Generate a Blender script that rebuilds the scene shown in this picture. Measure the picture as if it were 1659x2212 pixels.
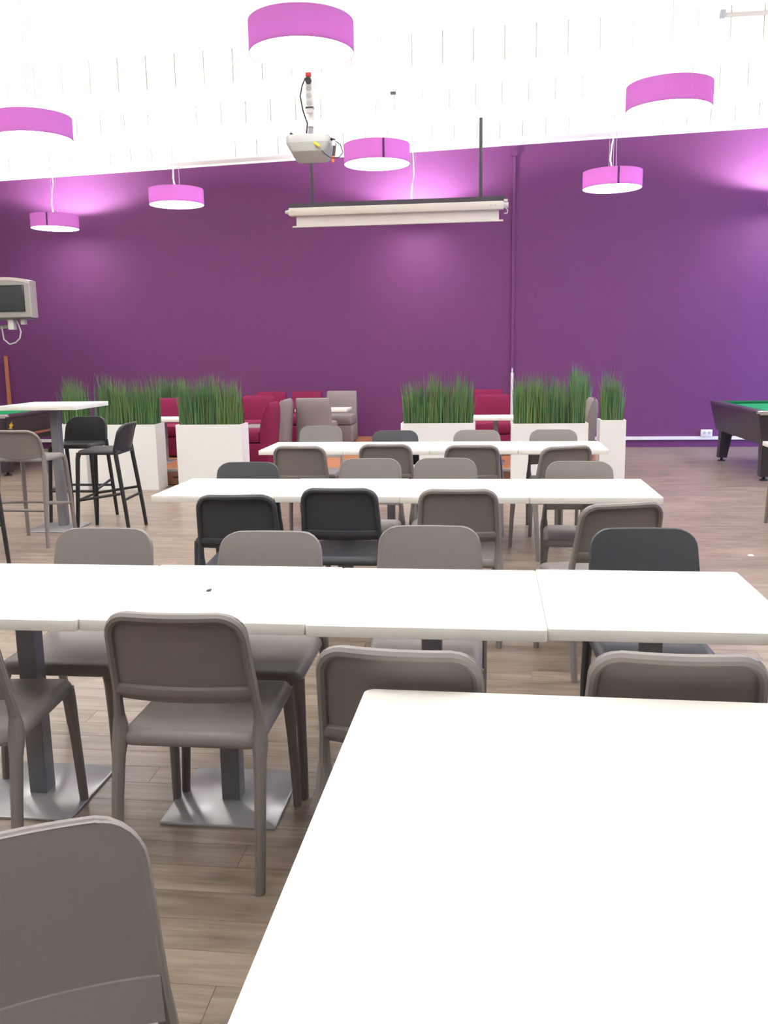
import bpy, math, random
from mathutils import Vector, Matrix
random.seed(7)
S = bpy.context.scene
COL = S.collection
for o in list(bpy.data.objects): bpy.data.objects.remove(o)
R = math.radians

# ------------------------------------------------------------------ camera
F_PX, PITCH, YAW, ROLL, CAM_H = 1912.0, 0.1796, 0.1158, -0.0155, 1.5319
def cam_axes():
    cy, sy, cp, sp = math.cos(YAW), math.sin(YAW), math.cos(PITCH), math.sin(PITCH)
    fwd = Vector((-sy*cp, cy*cp, -sp)); right = Vector((cy, sy, 0)); up = right.cross(fwd)
    cr, sr = math.cos(ROLL), math.sin(ROLL)
    return fwd, cr*right + sr*up, -sr*right + cr*up
fwd, rgt, upv = cam_axes()
cd = bpy.data.cameras.new('camera'); cam = bpy.data.objects.new('camera', cd); COL.objects.link(cam)
m = Matrix.Identity(4)
for i in range(3):
    m[i][0], m[i][1], m[i][2] = rgt[i], upv[i], -fwd[i]
m[0][3], m[1][3], m[2][3] = 0, 0, CAM_H
cam.matrix_world = m
cd.sensor_fit = 'VERTICAL'; cd.sensor_height = 24.0; cd.lens = F_PX/2212*24.0
cd.clip_start = 0.05; cd.clip_end = 200
S.camera = cam

# ------------------------------------------------------------------ world, light levels, exposure
w = bpy.data.worlds.new('world'); S.world = w; w.use_nodes = True
wn = w.node_tree.nodes; wn.clear()
wo = wn.new('ShaderNodeOutputWorld'); bg = wn.new('ShaderNodeBackground'); sky = wn.new('ShaderNodeTexSky')
sky.sky_type = 'HOSEK_WILKIE'; sky.turbidity = 4.0; sky.sun_direction = (0.2, -0.6, 0.6)
w.node_tree.links.new(sky.outputs[0], bg.inputs[0]); w.node_tree.links.new(bg.outputs[0], wo.inputs[0])
bg.inputs[1].default_value = 1.0
vs = S.view_settings
vs.view_transform = 'Standard'; vs.look = 'None'; vs.gamma = 1.0; vs.use_curve_mapping = False
vs.exposure = 0.32
LAMP_DOWN = 15.0      # radiance of a lamp's bottom diffuser
LAMP_UP = 120.0       # watts of the bulb that shines out of the open top of the shade
LAMP_COL = (0.98, 1.0, 0.965)
DAYLIGHT = 300.0

# ------------------------------------------------------------------ materials
MATS = {}
def mat(name, col, rough=0.5, metal=0.0, var=0.06, scale=40.0, bump=0.0, bscale=200.0, spec=0.5, emit=None, estr=0.0, coat=0.0):
    if name in MATS: return MATS[name]
    m = bpy.data.materials.new(name); m.use_nodes = True; nt = m.node_tree; N = nt.nodes; L = nt.links
    b = N['Principled BSDF']
    b.inputs['Roughness'].default_value = rough; b.inputs['Metallic'].default_value = metal
    b.inputs['Specular IOR Level'].default_value = spec
    b.inputs['Coat Weight'].default_value = coat
    tc = N.new('ShaderNodeTexCoord'); nz = N.new('ShaderNodeTexNoise'); nz.inputs['Scale'].default_value = scale
    nz.inputs['Detail'].default_value = 4.0
    L.new(tc.outputs['Object'], nz.inputs['Vector'])
    mx = N.new('ShaderNodeMix'); mx.data_type = 'RGBA'
    mx.inputs[6].default_value = (*[max(0, c*(1-var)) for c in col], 1); mx.inputs[7].default_value = (*[min(1, c*(1+var)) for c in col], 1)
    L.new(nz.outputs['Fac'], mx.inputs[0]); L.new(mx.outputs[2], b.inputs['Base Color'])
    if bump > 0:
        n2 = N.new('ShaderNodeTexNoise'); n2.inputs['Scale'].default_value = bscale; n2.inputs['Detail'].default_value = 3
        L.new(tc.outputs['Object'], n2.inputs['Vector'])
        bp = N.new('ShaderNodeBump'); bp.inputs['Strength'].default_value = bump; bp.inputs['Distance'].default_value = 0.002
        L.new(n2.outputs['Fac'], bp.inputs['Height']); L.new(bp.outputs[0], b.inputs['Normal'])
    if emit:
        b.inputs['Emission Color'].default_value = (*emit, 1); b.inputs['Emission Strength'].default_value = estr
    MATS[name] = m
    return m

PW, PL = 0.125, 1.0       # floor plank width and length
def floor_material():
    m = bpy.data.materials.new('vinyl_planks'); m.use_nodes = True; nt = m.node_tree; N = nt.nodes; L = nt.links
    b = N['Principled BSDF']
    geo = N.new('ShaderNodeNewGeometry'); sp = N.new('ShaderNodeSeparateXYZ'); L.new(geo.outputs['Position'], sp.inputs[0])
    def mth(op, a, bb=None, c=None):
        n = N.new('ShaderNodeMath'); n.operation = op
        for i, v in enumerate((a, bb, c)):
            if v is None: continue
            if isinstance(v, (int, float)): n.inputs[i].default_value = v
            else: L.new(v, n.inputs[i])
        return n.outputs[0]
    row = mth('FLOOR', mth('DIVIDE', sp.outputs[1], PW))
    off = mth('MULTIPLY', mth('FRACT', mth('MULTIPLY', row, 0.618)), PL)
    col = mth('FLOOR', mth('DIVIDE', mth('ADD', sp.outputs[0], off), PL))
    cmb = N.new('ShaderNodeCombineXYZ'); L.new(row, cmb.inputs[0]); L.new(col, cmb.inputs[1])
    wnz = N.new('ShaderNodeTexWhiteNoise'); wnz.noise_dimensions = '3D'; L.new(cmb.outputs[0], wnz.inputs['Vector'])
    # grain: stretched along X, shifted per plank
    v2 = N.new('ShaderNodeVectorMath'); v2.operation = 'MULTIPLY_ADD'
    L.new(wnz.outputs['Color'], v2.inputs[0]); v2.inputs[1].default_value = (30, 30, 30); L.new(geo.outputs['Position'], v2.inputs[2])
    v3 = N.new('ShaderNodeVectorMath'); v3.operation = 'MULTIPLY'; L.new(v2.outputs[0], v3.inputs[0]); v3.inputs[1].default_value = (2.2, 26, 1)
    g = N.new('ShaderNodeTexNoise'); g.inputs['Scale'].default_value = 1.0; g.inputs['Detail'].default_value = 6; g.inputs['Roughness'].default_value = 0.65
    g.inputs['Distortion'].default_value = 0.5
    L.new(v3.outputs[0], g.inputs['Vector'])
    v4 = N.new('ShaderNodeVectorMath'); v4.operation = 'MULTIPLY'; L.new(v2.outputs[0], v4.inputs[0]); v4.inputs[1].default_value = (4, 11, 1)
    k = N.new('ShaderNodeTexNoise'); k.inputs['Scale'].default_value = 1.0; k.inputs['Detail'].default_value = 3; L.new(v4.outputs[0], k.inputs['Vector'])
    cr = N.new('ShaderNodeValToRGB'); e = cr.color_ramp.elements
    e[0].position = 0.25; e[0].color = (0.150, 0.112, 0.086, 1); e[1].position = 0.78; e[1].color = (0.385, 0.315, 0.255, 1)
    x = e.new(0.5); x.color = (0.262, 0.206, 0.160, 1)
    L.new(g.outputs['Fac'], cr.inputs[0])
    hs = N.new('ShaderNodeHueSaturation'); L.new(cr.outputs[0], hs.inputs['Color'])
    L.new(mth('ADD', mth('MULTIPLY', wnz.outputs['Value'], 0.30), 0.86), hs.inputs['Value'])
    mx = N.new('ShaderNodeMix'); mx.data_type = 'RGBA'; mx.blend_type = 'MULTIPLY'; L.new(hs.outputs[0], mx.inputs[6])
    c2 = N.new('ShaderNodeValToRGB'); c2.color_ramp.elements[0].position = 0.32; c2.color_ramp.elements[0].color = (0.62, 0.58, 0.54, 1); c2.color_ramp.elements[1].position = 0.5
    L.new(k.outputs['Fac'], c2.inputs[0]); L.new(c2.outputs[0], mx.inputs[7]); mx.inputs[0].default_value = 0.6
    L.new(mx.outputs[2], b.inputs['Base Color'])
    b.inputs['Roughness'].default_value = 0.33; b.inputs['Specular IOR Level'].default_value = 0.45
    bp = N.new('ShaderNodeBump'); bp.inputs['Strength'].default_value = 0.08; bp.inputs['Distance'].default_value = 0.002
    L.new(g.outputs['Fac'], bp.inputs['Height']); L.new(bp.outputs[0], b.inputs['Normal'])
    return m

def shade_material():
    m = bpy.data.materials.new('purple_shade_fabric'); m.use_nodes = True; nt = m.node_tree; N = nt.nodes; L = nt.links
    N.remove(N['Principled BSDF']); out = N['Material Output']
    tc = N.new('ShaderNodeTexCoord'); nz = N.new('ShaderNodeTexNoise'); nz.inputs['Scale'].default_value = 60
    mp = N.new('ShaderNodeMapping'); mp.inputs['Scale'].default_value = (1, 1, 6); L.new(tc.outputs['Object'], mp.inputs[0]); L.new(mp.outputs[0], nz.inputs[0])
    mx = N.new('ShaderNodeMix'); mx.data_type = 'RGBA'; mx.inputs[6].default_value = (0.34, 0.13, 0.37, 1); mx.inputs[7].default_value = (0.42, 0.17, 0.45, 1)
    L.new(nz.outputs[0], mx.inputs[0])
    d = N.new('ShaderNodeBsdfDiffuse'); t = N.new('ShaderNodeBsdfTranslucent'); a = N.new('ShaderNodeMixShader')
    L.new(mx.outputs[2], d.inputs[0]); t.inputs[0].default_value = (0.55, 0.25, 0.49, 1)
    a.inputs[0].default_value = 0.15; L.new(d.outputs[0], a.inputs[1]); L.new(t.outputs[0], a.inputs[2]); L.new(a.outputs[0], out.inputs[0])
    return m

def grass_material():
    m = bpy.data.materials.new('onion_grass'); m.use_nodes = True; nt = m.node_tree; N = nt.nodes; L = nt.links
    b = N['Principled BSDF']; at = N.new('ShaderNodeAttribute'); at.attribute_name = 'blade'
    cr = N.new('ShaderNodeValToRGB'); e = cr.color_ramp.elements
    e[0].position = 0.0; e[0].color = (0.035, 0.10, 0.055, 1); e[1].position = 1.0; e[1].color = (0.16, 0.10, 0.05, 1)
    x = e.new(0.5); x.color = (0.075, 0.18, 0.07, 1); x = e.new(0.88); x.color = (0.15, 0.26, 0.07, 1)
    L.new(at.outputs['Fac'], cr.inputs[0]); L.new(cr.outputs[0], b.inputs['Base Color']); b.inputs['Roughness'].default_value = 0.45
    return m

M_FLOOR = floor_material(); M_SHADE = shade_material(); M_GRASS = grass_material()
M_WALL = mat('purple_wall_paint', (0.144, 0.039, 0.138), 0.62, var=0.04, scale=6, bump=0.15, bscale=160, spec=0.3)
M_WHITEWALL = mat('side_wall_paint', (0.36, 0.34, 0.34), 0.7, var=0.03, scale=5, spec=0.3)
M_CEIL = mat('white_ceiling_paint', (0.86, 0.85, 0.80), 0.75, var=0.03, scale=7, spec=0.2)
M_TOP = mat('white_laminate', (0.86, 0.845, 0.79), 0.32, var=0.015, scale=30, spec=0.4)
M_STEEL = mat('silver_grey_steel', (0.44, 0.44, 0.455), 0.2, metal=0.2, var=0.06, scale=9)
M_POST = mat('grey_painted_post', (0.25, 0.255, 0.28), 0.38, metal=0.4, var=0.04)
M_TAUPE = mat('taupe_plastic', (0.218, 0.196, 0.186), 0.45, var=0.03, scale=90, bump=0.12, bscale=700, spec=0.4)
M_ANTH = mat('anthracite_plastic', (0.050, 0.054, 0.064), 0.45, var=0.05, scale=90, bump=0.12, bscale=700, spec=0.4)
M_BLACK = mat('black_plastic', (0.022, 0.022, 0.024), 0.45, var=0.05, scale=90, spec=0.4)
M_PLANTER = mat('white_lacquer', (0.86, 0.86, 0.85), 0.4, var=0.015)
M_SOIL = mat('potting_soil', (0.05, 0.032, 0.02), 0.95, var=0.4, scale=80, bump=0.8, bscale=120)
M_PINK = mat('raspberry_fabric', (0.195, 0.016, 0.060), 0.9, var=0.10, scale=160, bump=0.5, bscale=500, spec=0.2)
M_GREYF = mat('warm_grey_fabric', (0.24, 0.205, 0.205), 0.9, var=0.08, scale=160, bump=0.5, bscale=500, spec=0.2)
M_ORANGE = mat('orange_wood', (0.40, 0.165, 0.075), 0.45, var=0.18, scale=12)
M_NOSE = mat('grey_nosing', (0.30, 0.28, 0.26), 0.5)
M_BROWN = mat('brown_board', (0.22, 0.085, 0.045), 0.5, var=0.1)
M_DARK = mat('dark_slot', (0.01, 0.01, 0.01), 0.7)
M_DGREY = mat('dark_grey_metal', (0.055, 0.05, 0.06), 0.45, metal=0.3)
M_CREAM = mat('cream_casing', (0.66, 0.63, 0.56), 0.45, var=0.02)
M_SCREEN = mat('screen_cloth', (0.74, 0.71, 0.66), 0.8, var=0.02)
M_PVC = mat('white_pvc', (0.80, 0.79, 0.76), 0.4, var=0.02)
M_GREYP = mat('projector_grey', (0.50, 0.50, 0.48), 0.5, var=0.04)
M_RED = mat('red_switch', (0.55, 0.02, 0.03), 0.4)
M_YELLOW = mat('yellow_plug', (0.80, 0.52, 0.04), 0.4)
M_ORNG = mat('orange_plug', (0.75, 0.16, 0.05), 0.4)
M_FELT = mat('green_felt', (0.02, 0.26, 0.10), 0.95, var=0.08, scale=200, bump=0.3, bscale=600, spec=0.1)
M_FELTD = mat('green_cushion', (0.012, 0.15, 0.06), 0.95, var=0.08, scale=200, spec=0.1)
M_CAB = mat('black_cabinet', (0.035, 0.028, 0.036), 0.35, var=0.08)
M_CABR = mat('black_rail', (0.06, 0.045, 0.06), 0.3, var=0.08)
M_CHROME = mat('bright_metal', (0.75, 0.75, 0.73), 0.25, metal=0.8)
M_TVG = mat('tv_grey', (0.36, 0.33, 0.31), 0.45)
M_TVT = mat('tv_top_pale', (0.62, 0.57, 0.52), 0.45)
M_GLASS = mat('tv_glass', (0.035, 0.045, 0.042), 0.15, spec=0.6)
M_STICK = mat('leaning_timber', (0.42, 0.16, 0.07), 0.45, var=0.15, scale=14)
M_STAR = mat('yellow_emblem', (0.75, 0.48, 0.05), 0.5)
M_DIFF = mat('lamp_diffuser', (0.9, 0.9, 0.88), 0.5, emit=LAMP_COL, estr=LAMP_DOWN)
M_CABLE = mat('white_cable', (0.82, 0.80, 0.80), 0.5)
M_BCABLE = mat('black_cable', (0.02, 0.02, 0.02), 0.5)
M_WIRE = mat('steel_wire', (0.45, 0.40, 0.45), 0.35, metal=0.7)
M_SEAM = mat('shade_seam', (0.10, 0.02, 0.12), 0.8)
M_PAPER = mat('paper_scrap_mat', (0.82, 0.78, 0.74), 0.8)
M_WINF = mat('window_frame_white', (0.75, 0.75, 0.75), 0.5)

# ------------------------------------------------------------------ mesh helpers
class MB:
    def __init__(s): s.v = []; s.f = []
    def add(s, vs_, fs_):
        o = len(s.v); s.v += [tuple(v) for v in vs_]; s.f += [tuple(i+o for i in f) for f in fs_]; return s
    def box(s, x0, x1, y0, y1, z0, z1):
        v = [(x0,y0,z0),(x1,y0,z0),(x1,y1,z0),(x0,y1,z0),(x0,y0,z1),(x1,y0,z1),(x1,y1,z1),(x0,y1,z1)]
        return s.add(v, [(0,3,2,1),(4,5,6,7),(0,1,5,4),(1,2,6,5),(2,3,7,6),(3,0,4,7)])
    def hexa(s, lo, hi):          # 4 bottom + 4 top corners, counter-clockwise
        return s.add(list(lo)+list(hi), [(0,3,2,1),(4,5,6,7),(0,1,5,4),(1,2,6,5),(2,3,7,6),(3,0,4,7)])
    def rings(s, rs, cap0=True, cap1=True, closed=True):
        n = len(rs[0]); o = len(s.v)
        for r in rs: s.v += [tuple(p) for p in r]
        for i in range(len(rs)-1):
            for j in range(n if closed else n-1):
                a, b = o+i*n+j, o+i*n+(j+1) % n
                s.f.append((a, b, b+n, a+n))
        if cap0: s.f.append(tuple(o+j for j in reversed(range(n))))
        if cap1: s.f.append(tuple(o+(len(rs)-1)*n+j for j in range(n)))
        return s
    def tube(s, pts, rad, n=8, ry=None):
        pts = [Vector(p) for p in pts]; rs = []
        if not isinstance(rad, (list, tuple)): rad = [rad]*len(pts)
        ref = None
        for i, p in enumerate(pts):
            t = (pts[min(i+1, len(pts)-1)] - pts[max(i-1, 0)]).normalized()
            if ref is None:
                ref = Vector((1,0,0)) if abs(t.x) < 0.8 else Vector((0,1,0))
            a = (ref - t*ref.dot(t)).normalized(); ref = a; b = t.cross(a)
            k = 1.0 if ry is None else ry
            rs.append([p + a*rad[i]*math.cos(q*2*math.pi/n) + b*rad[i]*k*math.sin(q*2*math.pi/n) for q in range(n)])
        return s.rings(rs)
    def slab(s, x0, x1, y0, y1, z0, z1, rc=0.02, re=0.004, n=4, topfun=None, dish=None):
        def outline(ins, z):
            P = []
            r = max(rc-ins, 0.0005)
            for cx, cy, a0 in ((x1-rc, y1-rc, 0), (x0+rc, y1-rc, 90), (x0+rc, y0+rc, 180), (x1-rc, y0+rc, 270)):
                for k in range(n+1):
                    a = R(a0+90*k/n); P.append((cx+r*math.cos(a), cy+r*math.sin(a), z))
            return P
        h = re*0.3
        return s.rings([outline(re, z0), outline(h, z0+h), outline(0, z0+re), outline(0, z1-re), outline(h, z1-h), outline(re, z1)])
    def lathe(s, prof, n=24, cx=0, cy=0):
        return s.rings([[(cx+r*math.cos(2*math.pi*k/n), cy+r*math.sin(2*math.pi*k/n), z) for k in range(n)] for r, z in prof])
    def mesh(s, name, m, smooth=True, ang=35):
        me = bpy.data.meshes.new(name); me.from_pydata(s.v, [], s.f); me.validate(); me.update()
        if smooth:
            me.shade_smooth(); me.set_sharp_from_angle(angle=R(ang))
        if m: me.materials.append(m)
        return me
    def build(s, name, m, parent=None, smooth=True, ang=35):
        o = bpy.data.objects.new(name, s.mesh(name, m, smooth, ang)); COL.objects.link(o)
        if parent: o.parent = parent
        return o
def tag(o, label=None, cat=None, group=None, kind=None):
    for k, v in (('label', label), ('category', cat), ('group', group), ('kind', kind)):
        if v: o[k] = v
    return o
def thing(name, label, cat, loc=(0,0,0), rz=0, group=None):
    o = bpy.data.objects.new(name, None); COL.objects.link(o); o.empty_display_size = 0.1
    o.location = loc; o.rotation_euler = (0, 0, R(rz))
    return tag(o, label, cat, group)
def copy_tree(o, parent=None):
    c = o.copy(); COL.objects.link(c); c.parent = parent
    for ch in list(o.children): copy_tree(ch, c)
    return c
def struct(o): o['kind'] = 'structure'; return o
def place(proto, used, loc, rz, label, group=None):
    o = proto if not used else copy_tree(proto)
    o.location = loc; o.rotation_euler = (0, 0, R(rz)); o['label'] = label
    if group: o['group'] = group
    return o

# ------------------------------------------------------------------ room shell
WY = 14.14; XL, XR, YB = -8.4, 7.0, -4.5
zc = lambda x: 4.336+(x+7.76)*0.027            # the roof rises gently to the right
# floor: slab with a shallow tray that holds the single planks near the camera
PY0, PY1 = 2*PW, 50*PW
def plank_span(row):
    y = (row+.5)*PW
    return -0.64*y-0.35, 0.37*y+0.45
fm = MB()
PX0, PX1 = -4.4, 2.8
fm.box(XL, PX0, YB, WY, -0.2, 0); fm.box(PX1, XR, YB, WY, -0.2, 0); fm.box(PX0, PX1, YB, PY0, -0.2, 0); fm.box(PX0, PX1, PY1, WY, -0.2, 0)
fm.box(PX0, PX1, PY0, PY1, -0.2, -0.0035)
floor = struct(fm.build('floor', M_FLOOR, smooth=False))
pm = {}
cnt = 0
for row in range(2, 50):
    off = ((row*0.618) % 1.0)*PL
    xa, xb = plank_span(row)
    c = math.floor((max(xa, PX0)+off)/PL)
    while c*PL-off < min(xb, PX1):
        x0, x1 = max(c*PL-off, PX0), min((c+1)*PL-off, PX1)
        key = round(x1-x0, 4)
        if x1-x0 > 0.03:
            if key not in pm:
                g = 0.0006
                b = MB().slab(0+g, x1-x0-g, g, PW-g, -0.0035, 0.0, rc=0.001, re=0.0005, n=1)
                pm[key] = b.mesh('plank', M_FLOOR, smooth=False)
            o = bpy.data.objects.new('plank', pm[key]); COL.objects.link(o); o.parent = floor; o.location = (x0, row*PW, 0); cnt += 1
        c += 1
print('planks', cnt)

def wall_poly(pts, n, t, name, m):
    mb = MB(); off = Vector(n)*t
    k = len(pts); mb.add(list(pts)+[tuple(Vector(p)+off) for p in pts], [tuple(range(k)), tuple(range(2*k-1, k-1, -1))]+[(i, i+k, (i+1) % k+k, (i+1) % k) for i in range(k)])
    return struct(mb.build(name, m, smooth=False))
wall_poly([(XL, WY, 0), (XR, WY, 0), (XR, WY, zc(XR)+.6), (XL, WY, zc(XL)+.6)], (0,1,0), 0.2, 'wall_back', M_WALL)
wall_poly([(XL, WY, 0), (XL, WY, zc(XL)+.6), (XL, YB, zc(XL)+.6), (XL, YB, 0)], (-1,0,0), 0.2, 'wall_left', M_WHITEWALL)
wall_poly([(XL, YB, 0), (XL, YB, zc(XL)+.6), (XR, YB, zc(XR)+.6), (XR, YB, 0)], (0,-1,0), 0.2, 'wall_front', M_WHITEWALL)
# right wall with a glazed opening that lets daylight in near the back
wy0, wy1, wz0, wz1 = 10.2, 13.4, 0.15, 2.6
rw = MB()
rw.box(XR, XR+.2, YB, wy0, 0, zc(XR)+.6); rw.box(XR, XR+.2, wy1, WY, 0, zc(XR)+.6); rw.box(XR, XR+.2, wy0, wy1, 0, wz0); rw.box(XR, XR+.2, wy0, wy1, wz1, zc(XR)+.6)
struct(rw.build('wall_right', M_WHITEWALL, smooth=False))
wf = MB()
for y in (wy0, (wy0+wy1)/2-.03, wy1-.06): wf.box(XR+.06, XR+.12, y, y+.06, wz0, wz1)
wf.box(XR+.06, XR+.12, wy0+.06, (wy0+wy1)/2-.03, wz0, wz0+.06); wf.box(XR+.06, XR+.12, (wy0+wy1)/2+.03, wy1-.06, wz0, wz0+.06)
wf.box(XR+.06, XR+.12, wy0+.06, (wy0+wy1)/2-.03, wz1-.06, wz1); wf.box(XR+.06, XR+.12, (wy0+wy1)/2+.03, wy1-.06, wz1-.06, wz1)
struct(wf.build('window_1', M_WINF, smooth=False))
al = bpy.data.lights.new('daylight', 'AREA'); al.shape = 'RECTANGLE'; al.size = wz1-wz0-.1; al.size_y = wy1-wy0-.1; al.energy = DAYLIGHT; al.color = (0.36, 0.44, 1.0)
ao = bpy.data.objects.new('daylight', al); COL.objects.link(ao); ao.location = (XR+.25, (wy0+wy1)/2, (wz0+wz1)/2); ao.rotation_euler = (0, R(90), 0)

# ceiling: deck with three panel-faced downstands across the hall
ch = MB()
def cbox(mb, y0, y1, d0, d1, x0=XL, x1=XR):
    lo = [(x0,y0,zc(x0)+d0),(x1,y0,zc(x1)+d0),(x1,y1,zc(x1)+d0),(x0,y1,zc(x0)+d0)]
    hi = [(x0,y0,zc(x0)+d1),(x1,y0,zc(x1)+d1),(x1,y1,zc(x1)+d1),(x0,y1,zc(x0)+d1)]
    mb.hexa(lo, hi)
cbox(ch, YB, WY, 0.36, 0.6)
FACES = [(8.40, 9.1), (10.22, 10.92), (11.97, 12.75), (13.80, WY)]
for a, b in FACES: cbox(ch, a+.03, b, 0.0, 0.36)
for a, b in FACES[:3]: cbox(ch, b+.05, b+.10, 0.30, 0.36)
ceiling = struct(ch.build('ceiling', M_CEIL, smooth=False))
PWI = 0.33
for a, b in FACES[1:]:
    x = XL
    while x < XR-0.01:
        x1 = min(x+PWI, XR)
        if -8.0 < x < 5.0:
            pb = MB(); g = 0.007
            xa, xb = x+g, x1-g
            pb.hexa([(xa,a,zc(xa)+.01),(xb,a,zc(xb)+.01),(xb,a+.03,zc(xb)+.01),(xa,a+.03,zc(xa)+.01)], [(xa,a,zc(xa)+.36),(xb,a,zc(xb)+.36),(xb,a+.03,zc(xb)+.36),(xa,a+.03,zc(xa)+.36)])
            pb.build('panel', M_CEIL, ceiling, smooth=False)
        x = x1
# wall trim: cable trunking along the wall foot, riser, painted conduit
t = MB().box(XL, XR, WY-.035, WY, 0.115, 0.165); struct(t.build('trim_1', M_PVC, smooth=False))
t = MB().box(0.385, 0.425, WY-.03, WY, 0.165, 1.17); struct(t.build('trim_2', M_PVC, smooth=False))
t = MB().box(0.383, 0.427, WY-.03, WY, 1.245, zc(.4)-.14).box(0.36, 0.45, WY-.05, WY, zc(.4)-.18, zc(.4)-.10); struct(t.build('trim_3', M_WALL, smooth=False))
t = MB(); cbox(t, WY-.03, WY, -.025, 0.0, -7.9, 5.0); struct(t.build('trim_4', M_CEIL, smooth=False))
t = MB().tube([(.405, WY-.02, 1.17), (.405, WY-.02, 1.245)], .012); struct(t.build('trim_5', M_PVC))
sk = thing('wall_socket', 'white double power socket on the cable trunking under the purple wall', 'socket', (3.38, WY, 0.165))
MB().slab(-.085, .085, -.05, -.002, 0, .105, rc=.008, re=.004).build('cover', M_PVC, sk)
for s in (-1, 1):
    MB().tube([(s*.035, -.049, .055), (s*.035, -.053, .055)], .022, 14).build('outlet', M_GREYP, sk)

# ------------------------------------------------------------------ pedestal tables
def make_table():
    t = thing('dining_table', '', 'table')
    MB().slab(-.349, .349, -.349, .349, .715, .75, rc=.012, re=.002).build('tabletop', M_TOP, t)
    MB().slab(-.0325, .0325, -.0325, .0325, .009, .708, rc=.004, re=.001).build('post', M_POST, t)
    MB().slab(-.197, .197, -.2, .2, .0, .009, rc=.012, re=.003).build('base_plate', M_STEEL, t)
    MB().slab(-.15, .15, -.15, .15, .707, .715, rc=.004, re=.001).build('mounting_plate', M_POST, t)
    return t
tp = make_table(); tn = 0
TABLES = []
L_ = 0.6995
for i, (dy, lab) in enumerate([(-.012, 'white square cafe table at the left end of the nearest long row'), (0.0, 'white square cafe table in the nearest row with a tiny speck on its top'),
                         (-.010, 'white square cafe table in the nearest row, third from the left frame edge'), (.006, 'white square cafe table at the right end of the nearest long row')]):
    x = -1.2203 + (i-1)*L_ + .35
    TABLES.append((x, 2.4491+.347-.004*(x+1.22)+dy, -.23, lab, 'tables of the nearest row'))
for i, (dy, rot, lab) in enumerate([(.008, -.9, 'white square cafe table at the left end of the middle row'), (.012, .3, 'white square cafe table second from left in the middle row'),
                              (0, .2, 'white square cafe table third from left in the middle row'), (0, .2, 'white square cafe table at the right end of the middle row')]):
    x = -1.8644 + i*L_ + .35
    TABLES.append((x-(.006 if i == 0 else 0), 4.7285+.347+.004*(x+1.86)+dy, rot, lab, 'tables of the middle row'))
for i, lab in enumerate(['white square cafe table at the left end of the farthest row', 'white square cafe table second from left in the farthest row',
                         'white square cafe table third from left in the farthest row', 'white square cafe table at the right end of the farthest row']):
    x = -1.8416 + i*L_ + .35
    TABLES.append((x, 7.0217+.347+random.uniform(-.008, .008), 0, lab, 'tables of the farthest row'))
TABLES.append((2.28+.35, 7.64-.35, 0, 'white square cafe table cut off at the right frame edge before the pool table', 'tables of the farthest row'))
for x, y, rz, lab, g in TABLES:
    place(tp, tn, (x, y, 0), rz, lab, g); tn += 1
# large foreground table
ft = thing('dining_table', 'large white table top in the foreground at the lower right', 'table', (-.279, 1.962, 0), -1.2)
MB().slab(0, 1.6, -1.25, 0, .715, .75, rc=.025, re=.002, n=6).build('tabletop', M_TOP, ft)
for cx in (.42, 1.18):
    MB().slab(cx-.0325, cx+.0325, -.66, -.595, .009, .708, rc=.004, re=.001).build('post', M_POST, ft)
    MB().slab(cx-.2, cx+.2, -.83, -.43, 0, .009, rc=.012, re=.003).build('base_plate', M_STEEL, ft)
    MB().slab(cx-.15, cx+.15, -.78, -.48, .707, .715, rc=.004, re=.001).build('mounting_plate', M_POST, ft)

# ------------------------------------------------------------------ dining chairs
def lerp(a, b, t): return a+(b-a)*t
def back_pt(x, z, z0, z1, y0, y1, hw, bulge):
    t = (z-z0)/(z1-z0)
    return (x, lerp(y0, y1, t) - bulge*(1-min(1, (x/hw)**2)), z)
def back_hw(z, z0, z1, h0, h1, rc):
    h = lerp(h0, h1, (z-z0)/(z1-z0))
    if z > z1-rc:
        d = z-(z1-rc); h -= rc - math.sqrt(max(0, rc*rc-d*d))
    return h
def back_panel(z0, z1, y0, y1, h0, h1, rc, bulge, th, zlow=None, rlow=0.0):
    zs = [lerp(z0, z1-rc, i/5) for i in range(6)] + [z1-rc+rc*math.sin(R(a)) for a in (15, 30, 45, 60, 72, 82, 88)]
    n = 12; F_, B_ = [], []
    for z in zs:
        hw = back_hw(z, z0, z1, h0, h1, rc)
        if rlow and z < z0+rlow:
            d = z0+rlow-z; hw -= rlow - math.sqrt(max(0, rlow*rlow-d*d))
        r1, r2 = [], []
        for k in range(n+1):
            x = lerp(-hw, hw, k/n); p = back_pt(x, z, z0, z1, y0, y1, h0, bulge)
            r1.append((p[0], p[1]+th/2, p[2])); r2.append((p[0], p[1]-th/2, p[2]))
        F_.append(r1); B_.append(r2)
    def soft(r, k):      # pull the two ends of a row in a little so the rim reads rounded
        return [(r[0][0]+k, r[0][1], r[0][2])] + r[1:-1] + [(r[-1][0]-k, r[-1][1], r[-1][2])]
    rings = []
    for f, b in zip(F_, B_):
        ml, mr = [((f[i][0]), (f[i][1]+b[i][1])/2, f[i][2]) for i in (0, -1)]
        rings.append(soft(f, .004) + [mr] + list(reversed(soft(b, .003))) + [ml])
    top = rings[-1]
    rings.append([(x*.96, (y+sum(q[1] for q in top)/len(top)*0+y)/2, z+.002) for x, y, z in top])
    return MB().rings(rings)
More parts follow.
